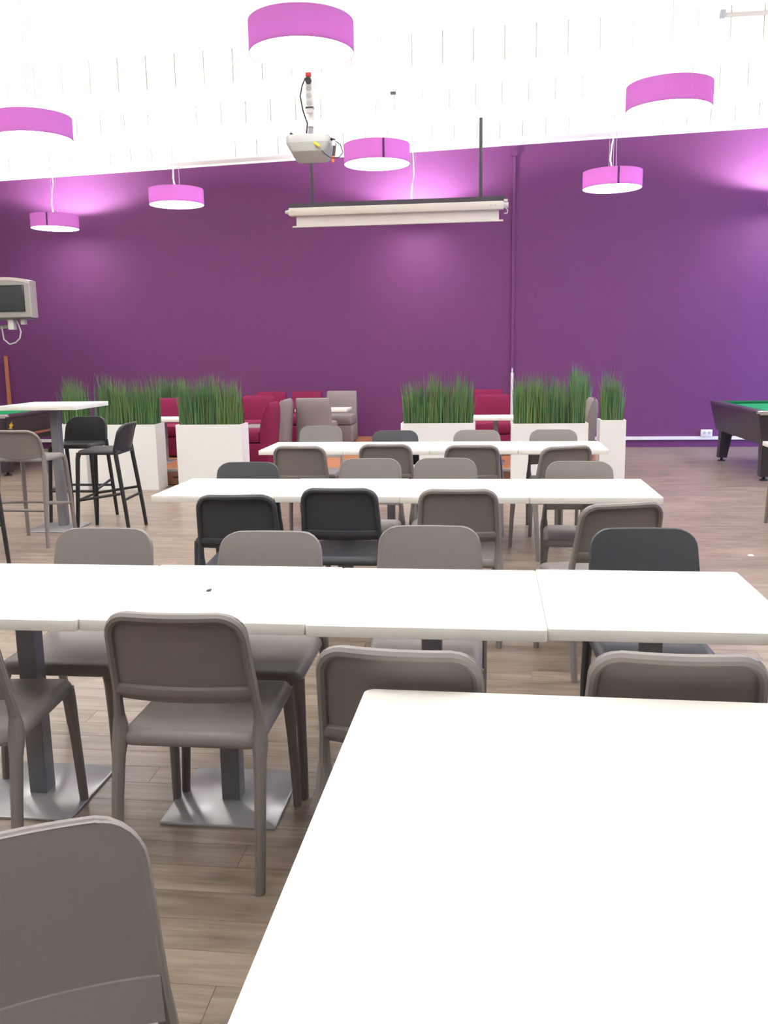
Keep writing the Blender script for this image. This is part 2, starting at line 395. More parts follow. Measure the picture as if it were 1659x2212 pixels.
def back_outline(z0, z1, y0, y1, h0, h1, rc, bulge, dy=0.0, ins=0.0):
    pts = []
    zs = [lerp(z0, z1-rc, i/4) for i in range(5)] + [z1-rc+rc*math.sin(R(a)) for a in (18, 36, 54, 72, 86)]
    for z in zs: pts.append(back_pt(back_hw(z, z0, z1, h0, h1, rc)-ins, z, z0, z1, y0, y1, h0, bulge))
    xm = pts[-1][0]
    for k in range(1, 8): pts.append(back_pt(lerp(xm, -xm, k/8), z1-ins*.5, z0, z1, y0, y1, h0, bulge))
    for p in list(pts[:len(zs)])[::-1]: pts.append((-p[0], p[1], p[2]))
    return [(x, y+dy, z) for x, y, z in pts]
def seat_slab(x, y0, y1, z, th, dip, rc, xr=None):
    # outline rounded rect, rings from the rim to the middle; dips gently
    mb = MB(); n = 6
    def outline(k, zz, ins=0):
        P = []
        for cx, cy, a0, xx in ((1, 1, 0, x), (-1, 1, 90, x), (-1, -1, 180, xr or x), (1, -1, 270, xr or x)):
            cxx = cx*(xx-rc); cyy = (y1-rc) if cy > 0 else (y0+rc)
            for q in range(n+1):
                a = R(a0+90*q/n); px, py = cxx+(rc-ins)*math.cos(a), cyy+(rc-ins)*math.sin(a)
                ym = (y0+y1)/2
                P.append((px*k, ym+(py-ym)*k, zz))
        return P
    mb.rings([outline(.90, z-th), outline(1, z-th, .012), outline(1, z-th+.004, .004), outline(1, z-th+.012), outline(1, z-.028), outline(1, z-.016, .003), outline(1, z-.006, .011), outline(1, z, .026),
              outline(.80, z-dip*.35), outline(.55, z-dip*.8), outline(.25, z-dip)])
    return mb
def make_chair(m):
    t = thing('dining_chair', '', 'chair')
    Z0, Z1, Y0, Y1, H0, H1, RC, BU = .575, .838, -.192, -.258, .207, .192, .062, .030
    seat_slab(.213, -.198, .264, .455, .046, .010, .045).build('seat', m, t)
    b = back_panel(Z0, Z1, Y0+.010, Y1+.010, H0+.008, H1+.008, RC, BU, .011).build('backrest', m, t)
    ol = back_outline(Z0, Z1-.009, Y0, Y1, H0-.004, H1-.004, RC, BU)
    up = [(.209, -.176, .47), (.2085, -.178, .50), (.207, -.184, .535)]
    path = up + ol + [(-x, y, z) for x, y, z in up[::-1]]
    rad = [.018, .0165, .015] + [.0135]*len(ol) + [.015, .0165, .018]
    MB().tube(path, rad, 8, ry=1.15).build('back_frame', m, t)
    rail = MB(); rs = []
    for k in range(13):
        x = lerp(-.200, .200, k/12); y = back_pt(x, Z0+.02, Z0, Z1, Y0, Y1, H0, BU)[1]
        rs.append([(x, y+.040, .552), (x, y+.030, .549), (x, y-.006, .577), (x, y-.011, .584), (x, y-.011, .603), (x, y-.004, .608), (x, y+.018, .612), (x, y+.026, .590)])
    rail.rings(rs).build('back_rail', m, t, ang=50)
    for s in (-1, 1):
        MB().tube([(s*.212, -.256, 0), (s*.2125, -.253, .03), (s*.213, -.222, .25), (s*.211, -.196, .38), (s*.209, -.180, .43), (s*.209, -.1755, .47), (s*.2085, -.178, .50)],
                  [.0150, .0155, .0175, .0195, .0245, .0215, .0165], 10, ry=1.1).build('leg', m, t)
        MB().tube([(s*.214, .252, 0), (s*.2135, .25, .03), (s*.207, .236, .25), (s*.201, .228, .38), (s*.195, .222, .425)], [.0145, .015, .017, .021, .026], 10, ry=1.1).build('leg', m, t)
    return t
protos = {'t': [make_chair(M_TAUPE), 0], 'a': [make_chair(M_ANTH), 0], 'b': [make_chair(M_BLACK), 0]}
protos['b'][0]  # black and slate chairs share one shape
def chair(kind, x, y, rz, label, group):
    p = protos[kind]; o = place(p[0], p[1], (x, y, 0), rz, label, group); p[1] += 1; return o
G1, G2, G3, G4, G5, G6 = ('near side chairs of the nearest row', 'far side chairs of the nearest row', 'near side chairs of the middle row',
                          'far side chairs of the middle row', 'near side chairs of the farthest row', 'far side chairs of the farthest row')
def near(kind, xl, xr, yt, rz, lab, g):      # back towards the camera
    xm = (xl+xr)/2; a = R(rz); return chair(kind, xm-math.sin(a)*.262, yt+math.cos(a)*.262, rz, lab, g)
def far(kind, xl, xr, yt, rz, lab, g):       # facing the camera
    xm = (xl+xr)/2; a = R(rz); return chair(kind, xm+math.sin(a)*.262, yt-math.cos(a)*.262, 180+rz, lab, g)
near('t', -1.77, -1.36, 2.20, 4, 'taupe plastic chair cut off at the left frame edge, back to the viewer', G1)
near('t', -1.05, -.65, 2.25, 0, 'taupe plastic chair standing whole before the nearest row, back to the viewer', G1)
near('t', -.398, -.018, 1.997, -5, 'taupe plastic chair partly hidden by the far left corner of the foreground table', G1)
near('t', .248, .645, 2.01, -1.5, 'taupe plastic chair behind the foreground table at the right frame edge', G1)
far('t', -1.734, -1.329, 3.367, 0, 'pale taupe chair facing the viewer at the left end behind the nearest row', G2)
far('t', -1.035, -.636, 3.33, 0, 'pale taupe chair facing the viewer behind the nearest row, second from left', G2)
far('t', -.426, -.015, 3.462, 0, 'pale taupe chair facing the viewer behind the nearest row, third from left', G2)
far('a', .398, .816, 3.447, 2, 'slate grey chair facing the viewer at the right end behind the nearest row', G2)
near('a', -1.445, -1.039, 4.25, 4, 'black chair turned away at the left end of the middle row', G3)
near('a', -.957, -.553, 4.469, 0, 'black chair turned away at the middle row, second from left', G3)
near('t', -.336, .061, 4.447, 1, 'taupe chair turned away at the middle row, third from left', G3)
near('t', .426, .817, 4.05, 17, 'taupe chair standing askew at the right end of the middle row', G3)
far('a', -1.725, -1.309, 5.53, 0, 'slate grey chair facing the viewer at the left end behind the middle row', G4)
far('t', -.952, -.548, 5.716, 0, 'taupe chair facing the viewer behind the middle row, second from left', G4)
far('t', -.465, -.056, 5.734, 0, 'taupe chair facing the viewer behind the middle row, third from left', G4)
far('t', .376, .781, 5.556, -4, 'taupe chair facing the viewer at the right end behind the middle row', G4)
near('t', -1.608, -1.19, 6.53, -2, 'taupe chair turned away at the left end of the farthest row', G5)
near('t', -.955, -.558, 6.643, -1, 'taupe chair turned away at the farthest row, second from left', G5)
near('t', -.31, .11, 6.556, 0, 'taupe chair turned away at the farthest row, third from left', G5)
near('t', .396, .773, 6.47, 22, 'taupe chair turned askew at the right end of the farthest row', G5)
far('t', -1.769, -1.343, 8.31, 0, 'taupe chair pulled back behind the left end of the farthest row', G6)
far('a', -.996, -.591, 7.778, 0, 'slate grey chair behind the farthest row in front of the planter', G6)
far('t', -.279, .127, 7.782, 0, 'taupe chair behind the farthest row, third from left', G6)
far('t', .38, .785, 7.788, 0, 'taupe chair behind the right end of the farthest row', G6)
chair('t', 2.655, 7.69, 180, 'taupe chair of which only a leg shows at the right frame edge', 'chairs at the right frame edge')
chair('t', -.56, .88, 211, 'taupe chair in the lower left corner, seen from above its backrest', 'foreground chair')
if protos['b'][1] == 0:
    for c in list(protos['b'][0].children): bpy.data.objects.remove(c)
    bpy.data.objects.remove(protos['b'][0])

# ------------------------------------------------------------------ bar stools and high table
def make_stool(m):
    t = thing('bar_stool', '', 'stool')
    Z0, Z1, Y0, Y1, H0, H1, RC, BU = .735, .955, -.155, -.205, .208, .196, .085, .060
    seat_slab(.205, -.19, .185, .735, .042, .012, .05).build('seat', m, t)
    back_panel(Z0-.005, Z1, Y0+.01, Y1+.01, H0, H1, RC, BU, .014).build('backrest', m, t)
    ol = back_outline(Z0, Z1-.008, Y0, Y1, H0-.004, H1-.004, RC, BU)
    MB().tube(ol, .012, 8).build('back_frame', m, t)
    ft = {}
    for sx in (-1, 1):
        MB().tube([(sx*.225, .215, 0), (sx*.218, .20, .2), (sx*.198, .175, .66), (sx*.19, .165, .712)], [.0155, .017, .019, .022], 10).build('leg', m, t)
        MB().tube([(sx*.225, -.245, 0), (sx*.218, -.225, .2), (sx*.203, -.165, .68), (sx*.204, -.158, .75)], [.0155, .017, .019, .016], 10).build('leg', m, t)
    def f(sx, sy, z):
        return (sx*lerp(.225, .198, z/.66), lerp(.215, .175, z/.66) if sy > 0 else lerp(-.245, -.165, z/.68), z)
    MB().tube([f(-1, 1, .30), f(1, 1, .30)], .012, 8).build('footrest', m, t)
    MB().tube([f(-1, -1, .30), f(1, -1, .30)], .012, 8).build('footrest', m, t)
    for s in (-1, 1): MB().tube([f(s, 1, .30), f(s, -1, .36)], .012, 8).build('footrest', m, t)
    return t
sb = make_stool(M_BLACK); sg = make_stool(M_TAUPE)
GS = 'bar stools around the high tables'
place(sb, 0, (-3.32, 7.43, 0), 93, 'black plastic bar stool in profile at the right of the high table', GS)
place(sb, 1, (-3.80, 7.92, 0), 180, 'black plastic bar stool facing the viewer behind the high table', GS)
place(sb, 1, (-3.88, 6.12, 0), 45, 'black bar stool of which one leg shows at the left frame edge', GS)
place(sg, 0, (-3.74, 6.93, 0), -3, 'taupe plastic bar stool with its back to the viewer before the high table', GS)
bt = thing('high_table', 'white square high table on a grey post by the left frame edge', 'table', (-3.845, 7.60, 0), 0)
MB().slab(-.36, .36, -.34, .34, 1.077, 1.115, rc=.012, re=.002).build('tabletop', M_TOP, bt)
MB().slab(-.038, .038, -.038, .038, .009, 1.07, rc=.004, re=.001).build('post', M_POST, bt)
MB().slab(-.21, .21, -.33, .12, 0, .009, rc=.012, re=.003).build('base_plate', M_STEEL, bt)
MB().slab(-.15, .15, -.15, .15, 1.069, 1.077, rc=.004, re=.001).build('mounting_plate', M_POST, bt)

# ------------------------------------------------------------------ platform with lounge furniture
pf = thing('platform', 'low orange wooden platform with grey nosing behind the white planters', 'platform', (0, 0, 0))
PXA, PXB, PYF, PZ = -4.95, 1.45, 10.08, .19
MB().box(PXA, PXB, PYF+.02, WY-.04, .0, PZ-.02).build('body', M_BROWN, pf, smooth=False)
n = 0
y = PYF+.05
while y < WY-.06:
    y1 = min(y+.20, WY-.04)
    MB().slab(PXA, PXB, y+.001, y1-.001, PZ-.02, PZ, rc=.001, re=.001, n=1).build('board', M_ORANGE, pf, smooth=False); y = y1
MB().slab(PXA-.01, PXB+.01, PYF-.01, PYF+.05, PZ-.03, PZ+.006, rc=.004, re=.006).build('nosing', M_NOSE, pf)
x = PXA
while x < PXB-.01:
    x1 = min(x+.8, PXB)
    MB().slab(x+.004, x1-.004, PYF, PYF+.02, .012, PZ-.032, rc=.002, re=.001, n=1).build('drawer_front', M_BROWN, pf, smooth=False)
    xm = x+.4+.11
    MB().slab(xm-.05, xm+.05, PYF-.003, PYF+.004, .085, .107, rc=.002, re=.001, n=2).build('handle_slot', M_DARK, pf, smooth=False)
    x = x1

def make_armchair(m):
    t = thing('lounge_chair', '', 'armchair')
    MB().slab(-.24, .24, -.27, .29, .02, .27, rc=.03, re=.02).build('base', m, t)
    MB().slab(-.235, .235, -.16, .30, .272, .42, rc=.05, re=.04).build('seat_cushion', m, t)
    rs = []
    prof = [(.04, -.28, -.15), (.30, -.295, -.15), (.48, -.315, -.165), (.62, -.325, -.195), (.70, -.322, -.225), (.74, -.312, -.245), (.755, -.295, -.265)]
    for z, yb, yf in prof:
        hw = .24-.012*(z/.75); c = .03
        rs.append([(hw, yb+c, z), (hw, yf-c*.6, z), (hw-c, yf, z), (-hw+c, yf, z), (-hw, yf-c*.6, z), (-hw, yb+c, z), (-hw+c, yb, z), (hw-c, yb, z)])
    MB().rings(rs).build('backrest', m, t, ang=50)
    for sx in (-1, 1):
        for sy in (-1, 1): MB().tube([(sx*.19, sy*.2, 0), (sx*.19, sy*.2, .03)], .02, 8).build('foot', M_DARK, t)
    return t
apk, agr = make_armchair(M_PINK), make_armchair(M_GREYF); na = {'p': 0, 'g': 0}
def arm(k, x, y, rz, lab):
    place(apk if k == 'p' else agr, na[k], (x, y, PZ), rz, lab, 'lounge chairs on the platform'); na[k] += 1
arm('p', -4.27, 11.55, 180, 'raspberry lounge chair seen in the gap between the two left planters')
arm('p', -2.86, 10.62, 90, 'raspberry lounge chair nearest to the right side of the left planters, back turned right')
arm('p', -3.20, 12.10, 180, 'raspberry lounge chair behind the nearest raspberry one left of the grey chairs')
arm('p', -3.30, 13.28, 180, 'raspberry lounge chair against the purple wall, farther left of the two far ones')
arm('p', -2.74, 13.28, 180, 'raspberry lounge chair against the purple wall directly left of the far grey chair')
arm('g', -2.20, 13.28, 180, 'grey lounge chair against the purple wall facing the viewer')
arm('g', -2.26, 11.80, 0, 'grey lounge chair with its back to the viewer beside the white lounge table')
arm('g', -2.84, 11.30, 90, 'grey lounge chair seen edge-on between raspberry and grey chairs')
arm('p', .09, 11.72, 180, 'raspberry lounge chair behind the lounge table in the gap between the right planters')
arm('p', .02, 13.28, 180, 'raspberry lounge chair against the wall above the right gap, by the white riser')
arm('p', -.62, 13.28, 180, 'raspberry lounge chair against the wall hidden behind the middle planter grass')
arm('p', .75, 11.72, 180, 'raspberry lounge chair hidden behind the grass of the right planter')
arm('g', 1.00, 10.95, 90, 'grey lounge chair seen edge-on between the two right planters')
def make_lounge_table(lab, x, y, w, d):
    t = thing('lounge_table', lab, 'table', (x, y, PZ), 0, 'lounge tables on the platform')
    MB().slab(-w/2, w/2, -d/2, d/2, .52, .555, rc=.01, re=.002).build('tabletop', M_TOP, t)
    MB().slab(-.03, .03, -.03, .03, .01, .52, rc=.004, re=.001).build('post', M_POST, t)
    MB().slab(-.11, .11, -.17, .17, 0, .01, rc=.01, re=.002).build('base_plate', M_STEEL, t)
make_lounge_table('white lounge table between the grey chairs and the far wall', -2.30, 12.52, .74, .5)
make_lounge_table('white lounge table glimpsed in the gap between the left planters', -4.05, 10.85, .7, .5)
make_lounge_table('pale lounge table spanning the gap between the middle and right planters', .12, 10.75, .62, .5)

# ------------------------------------------------------------------ planters
def planter(lab, x0, x1, y0, y1, zb, h, gtop, nb, seed):
    rnd = random.Random(seed)
    w_, d_ = x1-x0, y1-y0
    t = thing('grass_planter', lab, 'planter', ((x0+x1)/2, (y0+y1)/2, zb), 0, 'white grass planters before the platform')
    a, b, th = w_/2, d_/2, .022
    mb = MB(); mb.box(-a, a, -b, -b+th, 0, h); mb.box(-a, a, b-th, b, 0, h); mb.box(-a, -a+th, -b+th, b-th, 0, h); mb.box(a-th, a, -b+th, b-th, 0, h)
    mb.box(-a+th, a-th, -b+th, b-th, .0, .03)
    mb.build('box', M_PLANTER, t, smooth=False)
    MB().slab(-a+th+.001, a-th-.001, -b+th+.001, b-th-.001, .5*h, h-.035, rc=.003, re=.002, n=1).build('soil', M_SOIL, t)
    V, F_, C = [], [], []
    gh = gtop-zb-h+.04
    nt = max(1, int(w_/.11)); tufts = [(lerp(-a+.05, a-.05, (q+.5)/nt)+rnd.uniform(-.02, .02), rnd.uniform(.78, 1.0), rnd.uniform(.0, .35)) for q in range(nt)]
    for i in range(nb):
        # blades grow in loose tufts
        tx, tf, tc_ = rnd.choice(tufts)
        bx = max(-a+.03, min(a-.03, rnd.gauss(tx, .05))); by = max(-b+.03, min(b-.03, rnd.uniform(-b+.03, b-.03)))
        z = h-.04; hh = gh*tf*rnd.choice([rnd.uniform(.45, .85), rnd.uniform(.7, 1.06), rnd.uniform(.3, .6)])
        an = rnd.uniform(0, 6.28); lean = abs(rnd.gauss(0, .07))*hh*1.2
        lx, ly = math.cos(an)*lean, math.sin(an)*lean
        wx = rnd.uniform(.003, .0055); pa = rnd.uniform(-.9, .9); ux, uy = math.cos(pa)*wx, math.sin(pa)*wx
        o = len(V); cval = min(.9, tc_+rnd.uniform(0, .75)) if rnd.random() < .93 else rnd.uniform(.93, 1)
        for k, (q, ww) in enumerate(((0, .8), (.35, 1.0), (.7, .75), (1.0, .12))):
            px, py, pz = bx+lx*q*q, by+ly*q*q, z+hh*q*(1-.03*q)
            V += [(px-ux*ww, py-uy*ww, pz), (px+ux*ww, py+uy*ww, pz)]; C += [cval, cval]
        for k in range(3): F_.append((o+2*k, o+2*k+1, o+2*k+3, o+2*k+2))
    me = bpy.data.meshes.new('grass'); me.from_pydata(V, [], F_); me.update(); me.shade_smooth()
    at = me.attributes.new('blade', 'FLOAT', 'POINT'); at.data.foreach_set('value', C)
    me.materials.append(M_GRASS)
    g = bpy.data.objects.new('grass', me); COL.objects.link(g); g.parent = t; g['kind'] = 'stuff'
    return t
planter('narrow white planter with tall grass behind the high table, leftmost', -4.90, -4.59, 9.73, 10.03, 0, .76, 1.33, 560, 1)
planter('white planter with tall grass behind the black bar stools', -4.495, -3.74, 9.73, 10.03, 0, .75, 1.33, 1150, 2)
planter('white planter with tall grass left of the raspberry lounge chairs', -3.50, -2.735, 9.73, 10.03, 0, .745, 1.33, 1150, 3)
planter('white planter with tall grass behind the middle of the farthest row', -.93, -.115, 9.72, 10.02, 0, .745, 1.34, 1150, 4)
planter('white planter with tall grass behind the right end of the farthest row', .275, 1.085, 9.60, 9.90, 0, .745, 1.33, 1150, 5)
planter('narrow white planter with grass, rightmost, beside the bare purple wall', 1.225, 1.50, 9.76, 10.05, 0, .765, 1.33, 480, 6)
planter('rear planter whose taller grass shows between the two right planters', 1.06, 1.34, 11.45, 11.85, PZ, .60, 1.36, 480, 8)
planter('rear planter whose grass shows above the gap between the left planters', -4.66, -4.20, 12.1, 12.5, PZ, .60, 1.35, 600, 9)

# ------------------------------------------------------------------ pendant lamps
RAD, SH = .35, .195
def make_lamp():
    t = thing('pendant_lamp', '', 'lamp')
    n = 48
    mb = MB(); prof = [(RAD, 0), (RAD, SH), (RAD-.004, SH), (RAD-.004, 0)]
    rs = [[(r*math.cos(2*math.pi*k/n), r*math.sin(2*math.pi*k/n), z) for k in range(n)] for r, z in prof]; rs.append(rs[0])
    mb.rings(rs, False, False); mb.build('shade', M_SHADE, t)
    mb = MB(); mb.lathe([(RAD-.005, .003), (RAD-.005, .009)], n); mb.build('diffuser', M_DIFF, t)
    MB().lathe([(.055, SH-.06), (.055, SH-.02)], 16).build('lamp_holder', M_PVC, t)
    sp = MB()
    for k in range(3):
        a = 2*math.pi*k/3+.5; sp.tube([(0, 0, SH-.03), (math.cos(a)*(RAD-.004), math.sin(a)*(RAD-.004), SH-.01)], .004, 6)
    sp.build('spider', M_WIRE, t)
    return t
lp = make_lamp(); ln = 0
def lamp(x, y, z, label, tilt=0, seam=None, cable=1, group='purple drum pendant lamps'):
    global ln
    o = place(lp, ln, (x, y, z), random.uniform(0, 360) if False else 0, label, group); ln += 1
    o.rotation_euler = (0, R(tilt), 0)
    top = zc(x) + (0 if any(a <= y <= b for a, b in FACES) else .36) - z
    # white supply cable with a slack bend, three thin wires, ceiling rose
    pts = [(0, 0, SH-.02), (-.012, 0, SH+.05), (-.03, 0, SH+.14), (-.018, 0, SH+.30), (.012, 0, SH+.45), (-.01, 0, lerp(SH, top, .75)), (0, 0, top)]
    if cable < 0: pts = [(-x_, y_, z_) for x_, y_, z_ in pts]
    MB().tube(pts, .009, 8).build('cable', M_CABLE, o)
    for k in range(3):
        a = 2*math.pi*k/3+.5
        MB().tube([(math.cos(a)*.05, math.sin(a)*.05, SH-.025), (math.cos(a)*.04, math.sin(a)*.04, top)], .0025, 5).build('suspension_wire', M_WIRE, o)
    MB().lathe([(.06, top-.035), (.06, top-.002)], 16).build('ceiling_rose', M_PVC, o)
    if seam is not None:
        a = R(seam); ca, sa = math.cos(a), math.sin(a); h = .011
        MB().add([(RAD*ca*1.003+sa*h, RAD*sa*1.003-ca*h, .004), (RAD*ca*1.003-sa*h, RAD*sa*1.003+ca*h, .004), (RAD*ca*1.003-sa*h, RAD*sa*1.003+ca*h, SH-.002), (RAD*ca*1.003+sa*h, RAD*sa*1.003-ca*h, SH-.002),
                  (RAD*ca*.99+sa*h, RAD*sa*.99-ca*h, .004), (RAD*ca*.99-sa*h, RAD*sa*.99+ca*h, .004), (RAD*ca*.99-sa*h, RAD*sa*.99+ca*h, SH-.002), (RAD*ca*.99+sa*h, RAD*sa*.99-ca*h, SH-.002)],
                 [(0,1,2,3),(7,6,5,4),(0,4,5,1),(1,5,6,2),(2,6,7,3),(3,7,4,0)]).build('seam', M_SEAM, o, smooth=False)
    l = bpy.data.lights.new('bulb', 'POINT'); l.energy = LAMP_UP; l.color = LAMP_COL; l.shadow_soft_size = .06
    b = bpy.data.objects.new('bulb', l); COL.objects.link(b); b.parent = o; b.location = (0, 0, SH*.42)
    return o
lamp(-1.235, 6.27, 3.495, 'largest and nearest purple drum pendant lamp, above the projector', 0)
lamp(1.505, 8.10, 3.475, 'second largest purple drum pendant lamp, at the upper right', 0)
lamp(-4.12, 8.15, 3.48, 'purple drum pendant lamp cut off by the left frame edge', 0)
lamp(-1.165, 9.87, 3.49, 'purple drum pendant lamp just right of the projector', 0, seam=-72)
lamp(1.50, 11.45, 3.42, 'purple drum pendant lamp right of the projection screen', 0, seam=-86)
lamp(-4.02, 11.7, 3.45, 'purple drum pendant lamp in front of the wall between left edge and screen', 0)
lamp(-6.52, 13.36, 3.44, 'smallest purple drum pendant lamp at the far left, near the wall', 1, seam=-82)
lamp(-1.06, 13.42, 3.40, 'purple drum pendant lamp hidden behind the projection screen, cable showing', 0)
HID = 'purple drum pendant lamp hanging outside the view of the photograph'  # unseen lamps carrying the grid on, added for the light they give
for x, y in ((4.25, 13.42), (4.25, 9.85), (4.25, 6.3), (4.25, 2.7), (1.5, 4.6), (1.5, 1.1), (-1.2, 2.7), (-1.2, -.9), (-4.05, 4.6), (-4.05, 1.1), (-6.5, 9.9), (-6.5, 6.4), (-6.5, 2.9)):
    lamp(x, y, 3.47, HID, group='purple pendant lamps outside the view')

# ------------------------------------------------------------------ projection screen on two rods
ps = thing('projection_screen', 'cream roller projection screen hung from two dark rods before the purple wall', 'screen', (-1.24, 12.5, 3.249))
MB().box(-1.40, 1.42, -.03, .03, .225, .285).build('mounting_rail', M_DGREY, ps, smooth=False)
MB().slab(-1.40, 1.40, -.07, .05, .12, .222, rc=.02, re=.01).build('casing', M_CREAM, ps)
MB().box(-1.31, 1.345, -.003, .003, -.005, .125).build('screen_fabric', M_SCREEN, ps, smooth=False)
MB().slab(-1.365, 1.40, -.014, .014, -.022, -.002, rc=.006, re=.004).build('bottom_bar', M_CREAM, ps)
MB().tube([(-1.40, -.01, .175), (-1.455, -.01, .175)], [.035, .02], 12).build('end_cap', M_GREYP, ps)
MB().tube([(1.40, -.01, .175), (1.465, -.01, .175)], [.042, .036], 12).build('end_cap', M_GREYP, ps)
MB().box(1.405, 1.455, -.04, .03, .215, .245).build('bracket', M_CREAM, ps, smooth=False)
MB().tube([(1.43, -.02, .14), (1.455, -.02, .11), (1.45, -.02, .075), (1.41, -.02, .07)], .008, 6).build('cable', M_GREYP, ps)
for x in (-1.09, 1.11):
    MB().tube([(x, 0, .285), (x, 0, (zc(x*1.04-1.24)-3.249)/1.042)], .022, 10).build('rod', M_DGREY, ps)
MB().box(-1.36, -1.31, -.0715, -.069, .165, .178).build('nameplate', M_GREYP, ps, smooth=False)
for x in (1.24, 1.30): MB().tube([(x, -.069, .17), (x, -.073, .17)], .012, 10).build('screw_cap', M_GREYP, ps)

ps.scale = (1.042, 1.0, 1.042)
# ------------------------------------------------------------------ projector on a ceiling pole
pj = thing('projector', 'grey projector hanging from a ceiling pole with dangling plugs', 'projector', (-1.39, 7.3, 3.055))
pj.rotation_euler = (R(-9), 0, 0)
rs = []
for z, gx, gy in ((.0, .128, .125), (.006, .134, .131), (.062, .168, .150), (.066, .170, .152), (.118, .172, .152), (.126, .165, .145)):
    c = .025
    rs.append([(gx, -gy+c, z), (gx, gy-c, z), (gx-c, gy, z), (-gx+c, gy, z), (-gx, gy-c, z), (-gx, -gy+c, z), (-gx+c, -gy, z), (gx-c, -gy, z)])
MB().rings(rs).build('body', M_GREYP, pj, ang=40)
MB().tube([(-.06, .14, .06), (-.06, .19, .06)], [.045, .04], 16).build('lens', M_DARK, pj)
MB().box(.01, .10, -.146, -.134, .05, .075).build('connector_panel', M_DARK, pj, smooth=False)
MB().slab(-.05, .05, -.05, .05, .126, .138, rc=.01, re=.003).build('mounting_plate', M_DGREY, pj)
for sx in (-1, 1): MB().tube([(0, 0, .18), (sx*.075, -.03, .132)], .007, 6).build('arm', M_STEEL, pj)
MB().tube([(0, 0, .132), (0, 0, .24)], [.022, .018], 10).build('ball_joint', M_POST, pj)
ptop = zc(-1.39)+.36-3.055
MB().tube([(0, 0, .23), (0, ptop*math.tan(R(9)), ptop)], .024, 14).build('pole', M_PVC, pj)
MB().tube([(.03, 0, .13), (.028, -.02, .25), (.02, -.025, .36)], .004, 6).build('cable', M_CABLE, pj)
MB().tube([(-.03, -.02, .18), (-.015, -.06, .24), (-.05, -.06, .34), (-.075, -.05, .46), (-.06, -.05, .54), (-.03, -.06, .60)], .006, 6).build('cable', M_BCABLE, pj)
MB().tube([(.165, -.06, .115), (.20, -.07, .10), (.205, -.07, .06), (.20, -.07, .01), (.195, -.07, -.03)], .012, 8).build('cable', M_BCABLE, pj)
MB().tube([(.10, -.12, .02), (.13, -.12, -.02), (.18, -.10, -.05), (.24, -.08, -.04), (.27, -.07, .0), (.25, -.07, .06), (.20, -.07, .10)], .004, 6).build('cable', M_BCABLE, pj)
MB().tube([(.055, -.146, .055), (.075, -.16, .04), (.105, -.165, .015)], [.008, .012, .008], 8).build('plug', M_YELLOW, pj)
MB().tube([(.195, -.07, -.03), (.19, -.075, -.075)], [.014, .011], 8).build('plug', M_ORNG, pj)
MB().tube([(.20, -.08, .09), (.198, -.08, .05)], .013, 8).build('plug', M_PVC, pj)
MB().tube([(-.165, 0, .19), (-.12, 0, .165)], [.014, .004], 8).build('antenna', M_BCABLE, pj)
st = thing('power_strip', 'white power strip with a red switch strapped to the projector pole', 'power strip', (-1.39, 7.315, 3.385))
MB().slab(-.027, .027, -.018, .018, 0, .33, rc=.008, re=.004).build('housing', M_PVC, st)
MB().slab(-.022, .022, -.024, -.017, .265, .295, rc=.003, re=.002).build('switch', M_RED, st)
MB().tube([(0, -.017, .235), (0, -.045, .235)], .024, 14).build('plug', M_BCABLE, st)
for z in (.18, .125, .07): MB().tube([(0, -.016, z), (0, -.0195, z)], .021, 14).build('socket', M_GREYP, st)
MB().box(-.031, .031, -.02, .02, .034, .046).build('strap', M_DGREY, st, smooth=False)

